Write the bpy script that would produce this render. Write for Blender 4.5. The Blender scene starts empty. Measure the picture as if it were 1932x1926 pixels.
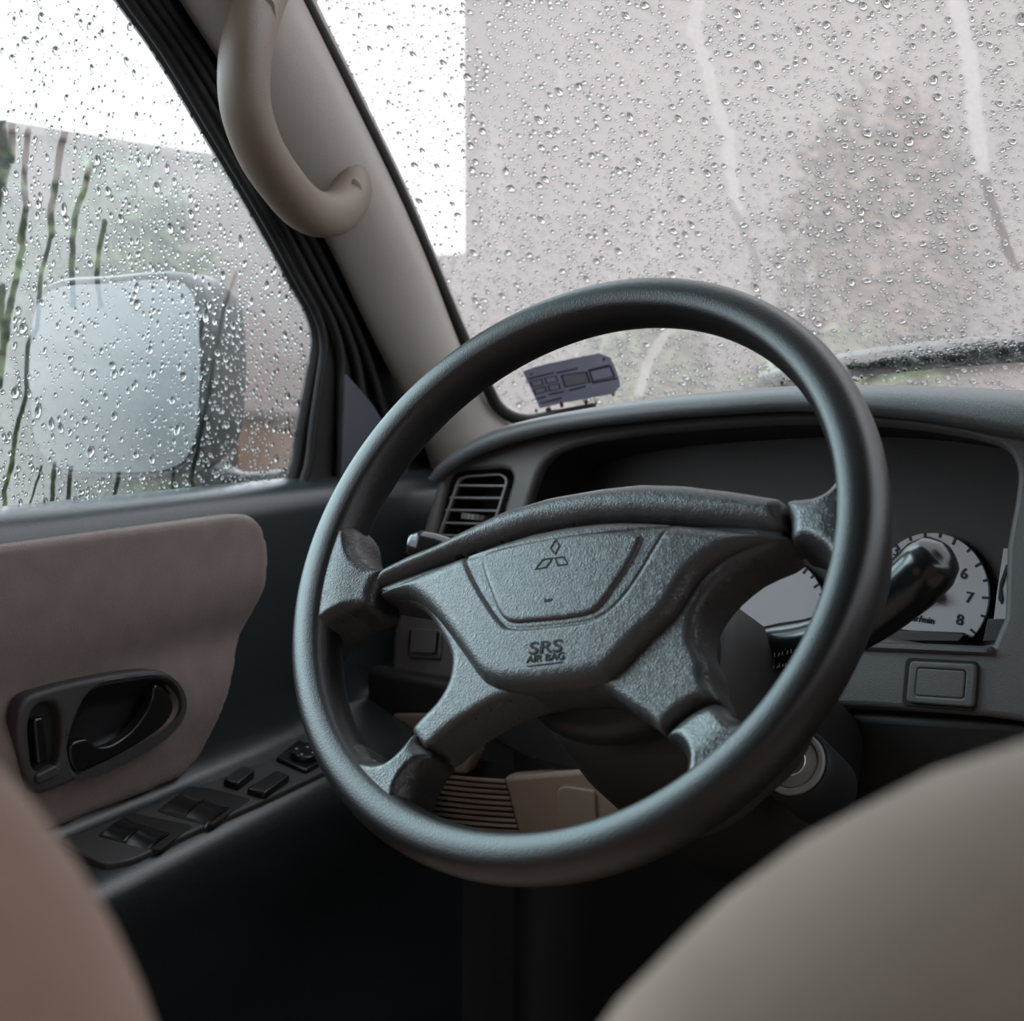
import bpy, bmesh, math, random
import numpy as np
from mathutils import Vector, Matrix, noise as mnoise
random.seed(7); rng = np.random.default_rng(7)
scene = bpy.context.scene
COL = scene.collection
V = Vector
# ------------------------------------------------------------------ camera
F, CX, CY = 2700.0, 966.0, 963.0
YAW, PITCH = math.radians(34), math.radians(6.1)
CAM = V((.453, -.735, .817))
FW = V((-math.sin(YAW)*math.cos(PITCH), math.cos(YAW)*math.cos(PITCH), -math.sin(PITCH)))
RT = V((math.cos(YAW), math.sin(YAW), 0)); UP = RT.cross(FW)
cd = bpy.data.cameras.new('camera'); cam = bpy.data.objects.new('camera', cd); COL.objects.link(cam)
cam.matrix_world = Matrix(((RT.x, UP.x, -FW.x, CAM.x), (RT.y, UP.y, -FW.y, CAM.y), (RT.z, UP.z, -FW.z, CAM.z), (0, 0, 0, 1)))
cd.sensor_width = 36; cd.sensor_fit = 'HORIZONTAL'; cd.lens = F/1932*36; cd.clip_start = .01; cd.clip_end = 400
cd.dof.use_dof = True; cd.dof.focus_distance = .98; cd.dof.aperture_fstop = 9.5
scene.camera = cam
# ------------------------------------------------------------------ overcast sky and exposure
world = bpy.data.worlds.new('world'); scene.world = world; world.use_nodes = True
bg = world.node_tree.nodes['Background']
bg.inputs[0].default_value = (.88, .93, 1.0, 1); bg.inputs[1].default_value = 4.0
sd = bpy.data.lights.new('sky_glow_lamp', 'SUN'); sd.energy = 6.0; sd.angle = math.radians(55); sd.color = (.55, .90, 1.0)   # added wide cyan lamp for left-side highlights, standing in for brighter overcast sky
sky_glow_lamp = bpy.data.objects.new('sky_glow_lamp', sd); COL.objects.link(sky_glow_lamp); sky_glow_lamp.rotation_euler = V((.80, .05, -.52)).to_track_quat('-Z', 'Y').to_euler()
scene.view_settings.view_transform = 'Standard'; scene.view_settings.look = 'None'
scene.view_settings.gamma = 1; scene.view_settings.use_curve_mapping = False
scene.view_settings.exposure = 0.0
try:
    scene.cycles.use_denoising = True
    scene.cycles.max_bounces = 10; scene.cycles.transparent_max_bounces = 16; scene.cycles.transmission_bounces = 8
    scene.cycles.sample_clamp_indirect = 1.6
except Exception: pass

# ------------------------------------------------------------------ helpers
def ray(px, py): return FW + RT*((px-CX)/F) + UP*((CY-py)/F)
class Fr:
    """a plane with its own axes: e1 along, e2 up, n toward the driver"""
    def __init__(s, O, e1, e2):
        s.O = V(O); s.e1 = V(e1).normalized(); e2 = V(e2); s.e2 = (e2 - s.e1*e2.dot(s.e1)).normalized(); s.n = s.e1.cross(s.e2)
    def P(s, a, b, c=0.): return s.O + s.e1*a + s.e2*b + s.n*c
    def px(s, x, y, off=0.):
        r = ray(x, y); t = (s.O + s.n*off - CAM).dot(s.n)/r.dot(s.n); p = CAM + r*t - s.O
        return (p.dot(s.e1), p.dot(s.e2))
    def pts(s, L, off=0.): return [s.px(x, y, off) for x, y in L]
    def W(s, x, y, off=0.): a, b = s.px(x, y, off); return s.P(a, b, off)
def onx(px, py, x): r = ray(px, py); return CAM + r*((x-CAM.x)/r.x)
def ony(px, py, y): r = ray(px, py); return CAM + r*((y-CAM.y)/r.y)
def tag(o, label=None, cat=None, group=None, kind=None):
    for k, v in (('label', label), ('category', cat), ('group', group), ('kind', kind)):
        if v: o[k] = v
    return o
def thing(name, base, label, cat, group=None):
    o = bpy.data.objects.new(name, None); COL.objects.link(o); o.location = base; o.empty_display_size = .02
    return tag(o, label, cat, group)
def base_of(o):
    b = V((0, 0, 0))
    while o is not None: b += o.location; o = o.parent
    return b
def mk(name, verts, faces, mat, parent=None, smooth=True, sharp=None):
    b = base_of(parent) if parent else V((0, 0, 0))
    if parent is None and len(verts):
        arr = np.array([tuple(v) for v in verts]); b = V(((arr[:, 0].min()+arr[:, 0].max())/2, (arr[:, 1].min()+arr[:, 1].max())/2, arr[:, 2].min()))
    m = bpy.data.meshes.new(name)
    m.from_pydata([tuple(V(v)-b) for v in verts], [], [tuple(f) for f in faces])
    m.validate(); m.update()
    if smooth:
        m.polygons.foreach_set('use_smooth', [True]*len(m.polygons))
        if sharp is not None:
            try: m.set_sharp_from_angle(angle=math.radians(sharp))
            except Exception: pass
    o = bpy.data.objects.new(name, m); COL.objects.link(o)
    m.materials.append(mat)
    if parent: o.parent = parent
    else: o.location = b
    return o
def recalc(o):
    bm = bmesh.new(); bm.from_mesh(o.data); bmesh.ops.recalc_face_normals(bm, faces=bm.faces); bm.to_mesh(o.data); bm.free(); return o
def smooth_poly(P, n=6, closed=True):
    P = [V((p[0], p[1], 0)) if len(p) == 2 else V(p) for p in P]; out = []; N = len(P)
    rngi = range(N) if closed else range(N-1)
    for i in rngi:
        p0 = P[(i-1) % N] if closed or i > 0 else P[i]; p1 = P[i]; p2 = P[(i+1) % N]; p3 = P[(i+2) % N] if closed or i+2 < N else p2
        for k in range(n):
            t = k/n; a = ((p1-p0).length)**.5 + 1e-9; b = ((p2-p1).length)**.5 + 1e-9; c = ((p3-p2).length)**.5 + 1e-9
            m1 = (p2-p1) + ((p1-p0)/a - (p2-p0)/(a+b))*b if a > 1e-6 else (p2-p1)
            m2 = (p2-p1) + ((p3-p2)/c - (p3-p1)/(b+c))*b if c > 1e-6 else (p2-p1)
            out.append(p1*(2*t**3-3*t**2+1) + m1*(t**3-2*t**2+t) + p2*(-2*t**3+3*t**2) + m2*(t**3-t**2))
    if not closed: out.append(P[-1])
    return out
def sp2(P, n=5, closed=True): return [(p.x, p.y) for p in smooth_poly(P, n, closed)]
def round_poly(P, r, n=4):
    out = []; N = len(P)
    for i in range(N):
        p0, p1, p2 = V((*P[i-1][:2], 0)), V((*P[i][:2], 0)), V((*P[(i+1) % N][:2], 0))
        d0, d2 = p0-p1, p2-p1; rr = min(r, d0.length*.45, d2.length*.45)
        a, b = p1 + d0.normalized()*rr, p1 + d2.normalized()*rr
        for k in range(n+1):
            t = k/n; q = a*(1-t)**2 + p1*(2*t*(1-t)) + b*t*t; out.append((q.x, q.y))
    return out
def plate(name, loops, fr, top, thick, bevel, mat, parent=None, res=2, warp=None):
    """flat piece with real thickness and rounded edges; first loop outline, others holes"""
    cu = bpy.data.curves.new('c', 'CURVE'); cu.dimensions = '2D'; cu.fill_mode = 'BOTH'
    cu.extrude = max(thick/2-bevel, 1e-5); cu.bevel_depth = bevel; cu.bevel_resolution = res; cu.offset = -bevel
    for L in loops:
        s = cu.splines.new('POLY'); s.points.add(len(L)-1); s.use_cyclic_u = True
        for q, p in zip(s.points, L): q.co = (p[0], p[1], 0, 1)
    ob = bpy.data.objects.new('c', cu); COL.objects.link(ob)
    dg = bpy.context.evaluated_depsgraph_get(); dg.update()
    m = bpy.data.meshes.new_from_object(ob.evaluated_get(dg))
    vs = [v.co.copy() for v in m.vertices]; fs = [tuple(p.vertices) for p in m.polygons]
    bpy.data.objects.remove(ob); bpy.data.curves.remove(cu); bpy.data.meshes.remove(m)
    W = [fr.P(v.x, v.y, top - thick/2 + v.z) for v in vs]
    if warp: W = [warp(w) for w in W]
    o = mk(name, W, fs, mat, parent, True, 40)
    bm = bmesh.new(); bm.from_mesh(o.data); bmesh.ops.remove_doubles(bm, verts=bm.verts, dist=1e-6); bmesh.ops.recalc_face_normals(bm, faces=bm.faces)
    for f in bm.faces:
        if abs(f.normal.dot(fr.n)) > .9995: f.smooth = False
    bm.to_mesh(o.data); bm.free()
    return o
def poly_dist(X, Y, P):
    P = np.asarray(P); Q = np.roll(P, -1, 0); best = np.full(X.shape, 1e9); NX = np.zeros_like(X); NY = np.zeros_like(X); ins = np.zeros(X.shape, bool)
    for (x0, y0), (x1, y1) in zip(P, Q):
        dx, dy = x1-x0, y1-y0; L2 = dx*dx+dy*dy+1e-15
        t = np.clip(((X-x0)*dx+(Y-y0)*dy)/L2, 0, 1); qx, qy = x0+t*dx, y0+t*dy; d = np.hypot(X-qx, Y-qy)
        k = d < best; best = np.where(k, d, best); NX = np.where(k, qx, NX); NY = np.where(k, qy, NY)
        if abs(dy) > 1e-12:
            c = ((y0 > Y) != (y1 > Y)) & (X < (x1-x0)*(Y-y0)/(y1-y0)+x0); ins ^= c
    return np.where(ins, best, -best), NX, NY
def line_dist(X, Y, L):
    best = np.full(np.shape(X), 1e9)
    for (x0, y0), (x1, y1) in zip(L[:-1], L[1:]):
        dx, dy = x1-x0, y1-y0; t = np.clip(((X-x0)*dx+(Y-y0)*dy)/(dx*dx+dy*dy+1e-15), 0, 1)
        best = np.minimum(best, np.hypot(X-x0-t*dx, Y-y0-t*dy))
    return best
def inflate(name, outline, fr, H, r, back, h, mat, parent=None, hf=None):
    """padded piece: rounded front over an outline, side walls back to depth"""
    P = np.array([(p[0], p[1]) for p in outline]); x0, y0 = P.min(0)-2*h; x1, y1 = P.max(0)+2*h
    xs = np.arange(x0, x1, h); ys = np.arange(y0, y1, h); X, Y = np.meshgrid(xs, ys, indexing='ij')
    D, NX, NY = poly_dist(X, Y, P)
    keep = D > -.72*h; snap = D < .28*h
    X2 = np.where(snap, NX, X); Y2 = np.where(snap, NY, Y); D2 = np.where(snap, 0, D)
    q = np.clip(D2/r, 0, 1); Z = H - r + r*np.sqrt(np.clip(1-(1-q)**2, 0, 1))
    if hf is not None: Z = Z + hf(X2, Y2, D2)
    idx = -np.ones(X.shape, int); ii = np.argwhere(keep); idx[keep] = np.arange(len(ii))
    verts = [fr.P(X2[i, j], Y2[i, j], Z[i, j]) for i, j in ii]; faces = []; ec = {}
    for i in range(len(xs)-1):
        for j in range(len(ys)-1):
            f = [idx[i, j], idx[i+1, j], idx[i+1, j+1], idx[i, j+1]]
            g = [k for k in f if k >= 0]
            if len(g) == 4 or len(g) == 3:
                if len(g) == 3 and (D[i, j]+D[i+1, j]+D[i+1, j+1]+D[i, j+1]) < -2*h: continue
                faces.append(g)
                for a, b in zip(g, g[1:]+g[:1]): ec[(a, b)] = 1
    nb = {}
    flat = [(X2[i, j], Y2[i, j]) for i, j in ii]
    for a, b in list(ec):
        if (b, a) not in ec:
            for k in (a, b):
                if k not in nb: nb[k] = len(verts); verts.append(fr.P(*flat[k], back))
            faces.append([b, a, nb[a], nb[b]])
    return mk(name, verts, faces, mat, parent)
def frames_along(P):
    T = []
    for i in range(len(P)):
        T.append((P[min(i+1, len(P)-1)] - P[max(i-1, 0)]).normalized())
    up = V((0, 0, 1)) if abs(T[0].z) < .9 else V((1, 0, 0)); A = [(up - T[0]*up.dot(T[0])).normalized()]
    for i in range(1, len(P)): a = A[-1] - T[i]*A[-1].dot(T[i]); A.append(a.normalized())
    return T, A
def tube(name, P, rad, mat, parent=None, seg=12, flat=1.0, axis=None, closed_ends=True, sm=0):
    """bar along a path; rad a number or list; flat squashes it along `axis`"""
    if sm:
        n0 = len(P); R0 = rad if hasattr(rad, '__len__') else [rad]*n0
        P2 = smooth_poly(P, sm, False); rad = [float(np.interp(i/sm, range(n0), R0)) for i in range(len(P2))]; P = P2
    P = [V(p) for p in P]; R = rad if hasattr(rad, '__len__') else [rad]*len(P); T, A = frames_along(P); vs = []; fs = []
    for p, t, a, r in zip(P, T, A, R):
        if axis is not None: a = V(axis); a = (a - t*a.dot(t)).normalized()
        b = t.cross(a)
        for k in range(seg): th = 2*math.pi*k/seg; vs.append(p + a*(math.cos(th)*r*flat) + b*(math.sin(th)*r))
    for i in range(len(P)-1):
        for k in range(seg): fs.append((i*seg+k, i*seg+(k+1) % seg, (i+1)*seg+(k+1) % seg, (i+1)*seg+k))
    if closed_ends: fs.append(tuple(range(seg))[::-1]); fs.append(tuple((len(P)-1)*seg+k for k in range(seg)))
    return recalc(mk(name, vs, fs, mat, parent, True, 60))
def loft(name, rows, mat, parent=None, closed=False, caps=False, sharp=None):
    n = len(rows[0]); vs = [p for r in rows for p in r]; fs = []
    for i in range(len(rows)-1):
        for k in range(n if closed else n-1): fs.append((i*n+k, i*n+(k+1) % n, (i+1)*n+(k+1) % n, (i+1)*n+k))
    if caps: fs.append(tuple(range(n))[::-1]); fs.append(tuple((len(rows)-1)*n+k for k in range(n)))
    return recalc(mk(name, vs, fs, mat, parent, True, sharp))
def box(name, lo, hi, mat, parent=None, bev=0.):
    bm = bmesh.new(); bmesh.ops.create_cube(bm, size=1); lo, hi = V(lo), V(hi)
    for v in bm.verts: v.co = V([lo[i] + (v.co[i]+.5)*(hi[i]-lo[i]) for i in range(3)])
    if bev: bmesh.ops.bevel(bm, geom=bm.edges[:], offset=bev, segments=3, affect='EDGES', profile=.5)
    bm.verts.index_update(); vs = [v.co.copy() for v in bm.verts]; fs = [tuple(v.index for v in f.verts) for f in bm.faces]; bm.free()
    return mk(name, vs, fs, mat, parent, bool(bev), 40)
def disc(fr, a, b, r, n=40, r2=None): return [(a+r*math.cos(2*math.pi*k/n), b+(r2 or r)*math.sin(2*math.pi*k/n)) for k in range(n)]
def text(name, s, fr, a, b, size, off, mat, parent, rot=0., th=.0003, shear=0., sx=1.):
    cu = bpy.data.curves.new('t', 'FONT'); cu.body = s; cu.size = size; cu.align_x = 'CENTER'; cu.align_y = 'CENTER'; cu.extrude = th; cu.offset = size*.012; cu.shear = shear
    ob = bpy.data.objects.new('t', cu); COL.objects.link(ob); dg = bpy.context.evaluated_depsgraph_get(); dg.update()
    m = bpy.data.meshes.new_from_object(ob.evaluated_get(dg)); c, si = math.cos(rot), math.sin(rot)
    vs = [fr.P(a + v.co.x*sx*c - v.co.y*si, b + v.co.x*sx*si + v.co.y*c, off+v.co.z) for v in m.vertices]; fs = [tuple(p.vertices) for p in m.polygons]
    bpy.data.objects.remove(ob); bpy.data.curves.remove(cu); bpy.data.meshes.remove(m)
    return mk(name, vs, fs, mat, parent, False)
# ------------------------------------------------------------------ materials
def material(name, col, rough=.5, metal=0., bump=0., scale=300., spec=.5, kind='noise', var=0., sheen=0., coat=0.):
    m = bpy.data.materials.new(name); m.use_nodes = True; nt = m.node_tree; b = nt.nodes['Principled BSDF']
    b.inputs['Base Color'].default_value = (*col, 1); b.inputs['Roughness'].default_value = rough; b.inputs['Metallic'].default_value = metal
    b.inputs['Specular IOR Level'].default_value = spec
    if sheen: b.inputs['Sheen Weight'].default_value = sheen; b.inputs['Sheen Roughness'].default_value = .5
    if coat: b.inputs['Coat Weight'].default_value = coat; b.inputs['Coat Roughness'].default_value = .15
    if bump or var: tc = nt.nodes.new('ShaderNodeTexCoord')
    if bump:
        if kind == 'leather':
            w = nt.nodes.new('ShaderNodeTexNoise'); w.inputs['Scale'].default_value = scale*.25; w.inputs['Detail'].default_value = 3
            mx = nt.nodes.new('ShaderNodeMix'); mx.data_type = 'RGBA'; mx.blend_type = 'ADD'; mx.inputs['Factor'].default_value = .012
            nt.links.new(tc.outputs['Object'], w.inputs['Vector']); nt.links.new(tc.outputs['Object'], mx.inputs['A']); nt.links.new(w.outputs['Color'], mx.inputs['B'])
            t = nt.nodes.new('ShaderNodeTexVoronoi'); t.feature = 'DISTANCE_TO_EDGE'; t.inputs['Scale'].default_value = scale
            nt.links.new(mx.outputs['Result'], t.inputs['Vector']); out = t.outputs['Distance']
        else:
            t = nt.nodes.new('ShaderNodeTexNoise'); t.inputs['Scale'].default_value = scale; t.inputs['Detail'].default_value = 4; t.inputs['Roughness'].default_value = .6
            nt.links.new(tc.outputs['Object'], t.inputs['Vector']); out = t.outputs['Fac']
        bp = nt.nodes.new('ShaderNodeBump'); bp.inputs['Strength'].default_value = bump; bp.inputs['Distance'].default_value = .001
        nt.links.new(out, bp.inputs['Height']); nt.links.new(bp.outputs['Normal'], b.inputs['Normal'])
    if var:
        t2 = nt.nodes.new('ShaderNodeTexNoise'); t2.inputs['Scale'].default_value = scale*.05; t2.inputs['Detail'].default_value = 5
        nt.links.new(tc.outputs['Object'], t2.inputs['Vector'])
        r = nt.nodes.new('ShaderNodeValToRGB'); r.color_ramp.elements[0].position = .3; r.color_ramp.elements[1].position = .7
        r.color_ramp.elements[0].color = (*[c*(1-var) for c in col], 1); r.color_ramp.elements[1].color = (*[min(1, c*(1+var)) for c in col], 1)
        nt.links.new(t2.outputs['Fac'], r.inputs['Fac']); nt.links.new(r.outputs['Color'], b.inputs['Base Color'])
    return m
M_RIM = material('rim_leather', (.0115, .0092, .0088), .36, bump=.25, scale=900, spec=.62)
M_SPOKE = material('spoke_leather', (.020, .0175, .0175), .33, bump=.30, scale=520, kind='leather', spec=.62)
M_PAD = material('airbag_plastic', (.042, .038, .038), .36, bump=.32, scale=520, kind='leather', spec=.60)
M_BLACK = material('black_plastic', (.010, .010, .011), .45, bump=.15, scale=900)
M_GROOVE = material('groove_black', (.010, .009, .009), .8)
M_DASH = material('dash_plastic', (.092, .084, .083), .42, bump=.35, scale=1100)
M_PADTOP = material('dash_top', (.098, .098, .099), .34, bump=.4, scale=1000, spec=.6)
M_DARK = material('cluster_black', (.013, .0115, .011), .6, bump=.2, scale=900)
M_VENT = material('vent_slat', (.16, .15, .145), .4)
M_DIAL = material('dial_face', (.48, .45, .46), .6, bump=.2, scale=1500)
M_INK = material('dial_print', (.010, .010, .010), .7)
M_DOOR = material('door_vinyl', (.022, .029, .032), .27, bump=.2, scale=900, spec=.8)
M_INSERT = material('door_insert_cloth', (.185, .142, .124), .85, bump=.7, scale=900, var=.10, sheen=.2)
M_GLOSS = material('switch_gloss', (.010, .010, .011), .22)
M_SWP = material('switch_panel', (.045, .043, .043), .5, bump=.4, scale=900)
M_PILLAR = material('pillar_trim', (.37, .325, .295), .5, bump=.5, scale=1100, sheen=.1)
M_HANDLE = material('handle_vinyl', (.150, .108, .082), .42, bump=.4, scale=1100)
M_RUBBER = material('rubber_seal', (.006, .005, .005), .6, bump=.5, scale=1600, spec=.35)
M_SEAT = material('seat_velour', (.46, .305, .235), .9, bump=.6, scale=900, var=.06, sheen=.3)
M_BEIGE = material('beige_plastic', (.25, .175, .130), .6, bump=.6, scale=1100)
M_CARPET = material('carpet_black', (.028, .024, .023), .95, bump=1, scale=600)
M_METAL = material('lock_metal', (.75, .74, .72), .25, metal=1.)
M_GREY = material('lock_ring', (.20, .195, .19), .4, bump=.3, scale=900)
M_PRINT = material('stalk_print', (.35, .36, .36), .6)
M_STICK = material('sticker_paper', (.34, .335, .395), .7, bump=.3, scale=400, var=.25)
M_STICK2 = material('sticker_print', (.09, .085, .11), .7)
M_STICK3 = material('sticker_light', (.43, .40, .44), .7)
M_RUST = material('rust_leaf_dirt', (.22, .07, .035), .9, bump=.5, scale=900)
M_LINER = material('headliner', (.16, .12, .10), .95, bump=.3, scale=700)
M_SAIL = material('sail_panel', (.040, .043, .058), .5, bump=.4, scale=900)

for m_ in (M_STICK, M_STICK2, M_STICK3, M_RUST):
    b_ = m_.node_tree.nodes['Principled BSDF']; t_ = m_.node_tree.nodes.new('ShaderNodeBsdfTranslucent'); x_ = m_.node_tree.nodes.new('ShaderNodeMixShader'); x_.inputs[0].default_value = .45
    t_.inputs[0].default_value = b_.inputs['Base Color'].default_value; o_ = m_.node_tree.nodes['Material Output']
    m_.node_tree.links.new(b_.outputs[0], x_.inputs[1]); m_.node_tree.links.new(t_.outputs[0], x_.inputs[2]); m_.node_tree.links.new(x_.outputs[0], o_.inputs[0])
# ------------------------------------------------------------------ measured planes of the cabin
E, AZ = math.radians(32.54), math.radians(-2.31)
WC = V((.0059, -.0148, .698))
_n = V((math.sin(AZ)*math.cos(E), -math.cos(AZ)*math.cos(E), math.sin(E))); _u = V((math.cos(AZ), math.sin(AZ), 0))
WF = Fr(WC, _u, _n.cross(_u))                      # steering wheel plane
FAS = Fr((-.33, .35, .69), (1, -.15, 0), (0, .20, 1))                       # instrument panel face
LOW = Fr((-.20, .30, .45), (1, -.08, 0), (0, -.10, 1))                      # panel below the dash
DOOR = Fr((-.42, 0, 0), (0, 1, 0), (0, 0, 1))                               # inside of the door
SG = Fr((-.46, 0, 0), (0, 1, 0), (0, 0, 1))                                 # side glass
ARM = Fr((-.42, .068, .466), (0, 1, .082), (-.075, 0, .018))                # top of the armrest
WS = Fr((-.40, .207, 1.12), (1, 0, 0), (0, -.277, .342))                    # windshield
MIR = Fr(onx(215, 710, -.66), (.94, .35, 0), (0, 0, 1))                     # mirror glass

# ================================================================== STRUCTURE
def struct(o): o['kind'] = 'structure'; return o
struct(box('floor', (-.47, -1.7, -.02), (1.25, .78, 0), M_CARPET))
struct(box('wall_front', (-.50, .60, -.02), (1.25, .62, .63), M_CARPET))
struct(box('ceiling', (-.44, -1.7, 1.20), (1.22, .13, 1.23), M_LINER))
struct(box('wall_right', (1.20, -1.7, -.02), (1.24, .60, 1.0), M_LINER))
struct(box('wall_back', (-.50, -1.74, -.02), (1.25, -1.70, 1.21), M_LINER))
struct(box('wall_left', (-.49, -1.70, -.02), (-.45, -.62, 1.21), M_LINER))
struct(box('wall_left', (-.50, .44, -.02), (-.445, .60, .685), M_CARPET))
gm = material('gravel', (.028, .025, .021), .9, bump=.6, scale=6, var=.35)
struct(mk('ground', [(-60, -60, -.55), (60, -60, -.55), (60, 80, -.55), (-60, 80, -.55)], [(0, 1, 2, 3)], gm, None, False))

# ---- glass: pane with condensation on its inner face
def glass_mats(fogcol):
    m = bpy.data.materials.new('fogged_glass'); m.use_nodes = True; nt = m.node_tree; nt.nodes.clear()
    out = nt.nodes.new('ShaderNodeOutputMaterial'); tr = nt.nodes.new('ShaderNodeBsdfTransparent'); tl = nt.nodes.new('ShaderNodeBsdfTranslucent')
    tl.inputs[0].default_value = (*fogcol, 1); mx = nt.nodes.new('ShaderNodeMixShader')
    at = nt.nodes.new('ShaderNodeAttribute'); at.attribute_name = 'fog'
    nt.links.new(at.outputs['Fac'], mx.inputs[0]); nt.links.new(tr.outputs[0], mx.inputs[1]); nt.links.new(tl.outputs[0], mx.inputs[2]); nt.links.new(mx.outputs[0], out.inputs[0])
    c = bpy.data.materials.new('clear_glass'); c.use_nodes = True; nt = c.node_tree; nt.nodes.clear()
    out = nt.nodes.new('ShaderNodeOutputMaterial'); tr = nt.nodes.new('ShaderNodeBsdfTransparent'); gl = nt.nodes.new('ShaderNodeBsdfGlossy'); gl.inputs['Roughness'].default_value = .05
    tr.inputs[0].default_value = (.96, .98, .975, 1); mx = nt.nodes.new('ShaderNodeMixShader'); mx.inputs[0].default_value = .03
    nt.links.new(tr.outputs[0], mx.inputs[1]); nt.links.new(gl.outputs[0], mx.inputs[2]); nt.links.new(mx.outputs[0], out.inputs[0])
    return m, c
M_FOG, M_CLEAR = glass_mats((.335, .282, .266))
def pane(name, fr, a0, a1, b0, b1, h, fogfn, inside, spots, rest=None):
    """clear inner face, misted outer face; each drop is a clear spot in the mist"""
    def grid(xs, ys, z, fogmul, spots_):
        X, Y = np.meshgrid(xs, ys, indexing='ij'); D = inside(X, Y); fog = np.clip(fogfn(X, Y)*fogmul, 0, 1); hh = xs[1]-xs[0]
        for (a, b, r, el, ang) in spots_:
            R = r*max(1, el)*1.25; i0 = max(0, int((a-R-xs[0])/hh)); i1 = int((a+R-xs[0])/hh)+2; j0 = max(0, int((b-R-ys[0])/hh)); j1 = int((b+R-ys[0])/hh)+2
            if i0 >= len(xs) or j0 >= len(ys) or i1 < 1 or j1 < 1: continue
            dx = X[i0:i1, j0:j1]-a; dy = Y[i0:i1, j0:j1]-b; ca, sa = math.cos(ang), math.sin(ang); u = (dx*ca+dy*sa)/r; v = (-dx*sa+dy*ca)/(r*el)
            fog[i0:i1, j0:j1] *= np.clip((np.hypot(u, v)-.80)/.22, .02, 1)
        keep = D > -hh; idx = -np.ones(X.shape, int); idx[keep] = np.arange(keep.sum())
        q = (idx[:-1, :-1] >= 0) & (idx[1:, :-1] >= 0) & (idx[1:, 1:] >= 0) & (idx[:-1, 1:] >= 0)
        fc = np.stack([idx[:-1, :-1][q], idx[1:, :-1][q], idx[1:, 1:][q], idx[:-1, 1:][q]], -1)
        Pt = np.array(fr.O)[None] + X[keep][:, None]*np.array(fr.e1) + Y[keep][:, None]*np.array(fr.e2) + z*np.array(fr.n)
        return Pt, fc, fog[keep]
    parts = [grid(np.arange(a0, a1+h, h), np.arange(b0, b1+h, h), -.004, 1, spots)]
    if rest: parts.append(grid(np.arange(rest[0], rest[1], .02), np.arange(b0, b1+.02, .02), -.004, 1, []))
    parts.append(grid(np.arange(a0, (rest[1] if rest else a1)+.02, .02), np.arange(b0, b1+.02, .02), 0, 0, []))
    n = 0; PV, PF, PA, MI = [], [], [], []
    for m_, (p, f, g) in enumerate(parts): PV.append(p); PF.append(f+n); PA.append(g); MI += [1 if m_ == len(parts)-1 else 0]*len(f); n += len(p)
    PV = np.concatenate(PV); PF = np.concatenate(PF); PA = np.concatenate(PA); base = np.array([PV[:, 0].mean(), PV[:, 1].mean(), PV[:, 2].min()])
    m = bpy.data.meshes.new(name); m.vertices.add(len(PV)); m.vertices.foreach_set('co', (PV-base).astype(np.float32).ravel())
    m.loops.add(PF.size); m.loops.foreach_set('vertex_index', PF.astype(np.int32).ravel()); m.polygons.add(len(PF))
    m.polygons.foreach_set('loop_start', np.arange(0, PF.size, 4, dtype=np.int32)); m.polygons.foreach_set('loop_total', np.full(len(PF), 4, np.int32)) if False else None
    m.materials.append(M_FOG); m.materials.append(M_CLEAR); m.polygons.foreach_set('material_index', np.array(MI, np.int32)); m.update(calc_edges=True)
    at = m.attributes.new('fog', 'FLOAT', 'POINT'); at.data.foreach_set('value', PA.astype(np.float32))
    o = bpy.data.objects.new(name, m); COL.objects.link(o); o.location = base
    return struct(o)
def vnoise(X, Y, s, seed=0, oct=3):
    out = np.zeros(X.shape); amp = 1.; tot = 0.; g = np.random.default_rng(seed)
    for o in range(oct):
        G = g.random((64, 64)); u = X*s*2**o + 200; v = Y*s*2**o + 200; iu = np.floor(u).astype(int); iv = np.floor(v).astype(int); fu = u-iu; fv = v-iv
        fu = fu*fu*(3-2*fu); fv = fv*fv*(3-2*fv)
        g00 = G[iu % 64, iv % 64]; g10 = G[(iu+1) % 64, iv % 64]; g01 = G[iu % 64, (iv+1) % 64]; g11 = G[(iu+1) % 64, (iv+1) % 64]
        out += amp*(g00*(1-fu)*(1-fv)+g10*fu*(1-fv)+g01*(1-fu)*fv+g11*fu*fv); tot += amp; amp *= .5
    return out/tot
def rsize(k):
    u = random.random()
    return k*(random.uniform(.0006, .0011) if u < .56 else random.uniform(.0011, .0019) if u < .92 else random.uniform(.0019, .0033))
def scatter(fr, inside, a0, a1, b0, b1, n, k, el, tilt, avoid, dens=None):
    out = []; cell = {}; tries = 0
    while len(out) < n and tries < n*12:
        tries += 1; a = random.uniform(a0, a1); b = random.uniform(b0, b1); r = rsize(k)
        if dens is not None and random.random() > dens(a, b): continue
        key = (int(a/.006), int(b/.006)); ok = True
        for dx in (-1, 0, 1):
            for dy in (-1, 0, 1):
                for (x, y, q) in cell.get((key[0]+dx, key[1]+dy), ()):
                    if (x-a)**2+(y-b)**2 < (1.05*(q+r))**2: ok = False
        if not ok: continue
        cell.setdefault(key, []).append((a, b, r)); out.append((a, b, r, random.uniform(*el), tilt+random.uniform(-.25, .25)))
    A = np.array([o[0] for o in out]); B = np.array([o[1] for o in out]); keep = inside(A, B) > .001
    for L, w in avoid: keep &= line_dist(A, B, L) > w
    return [o for o, q in zip(out, keep) if q]
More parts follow.
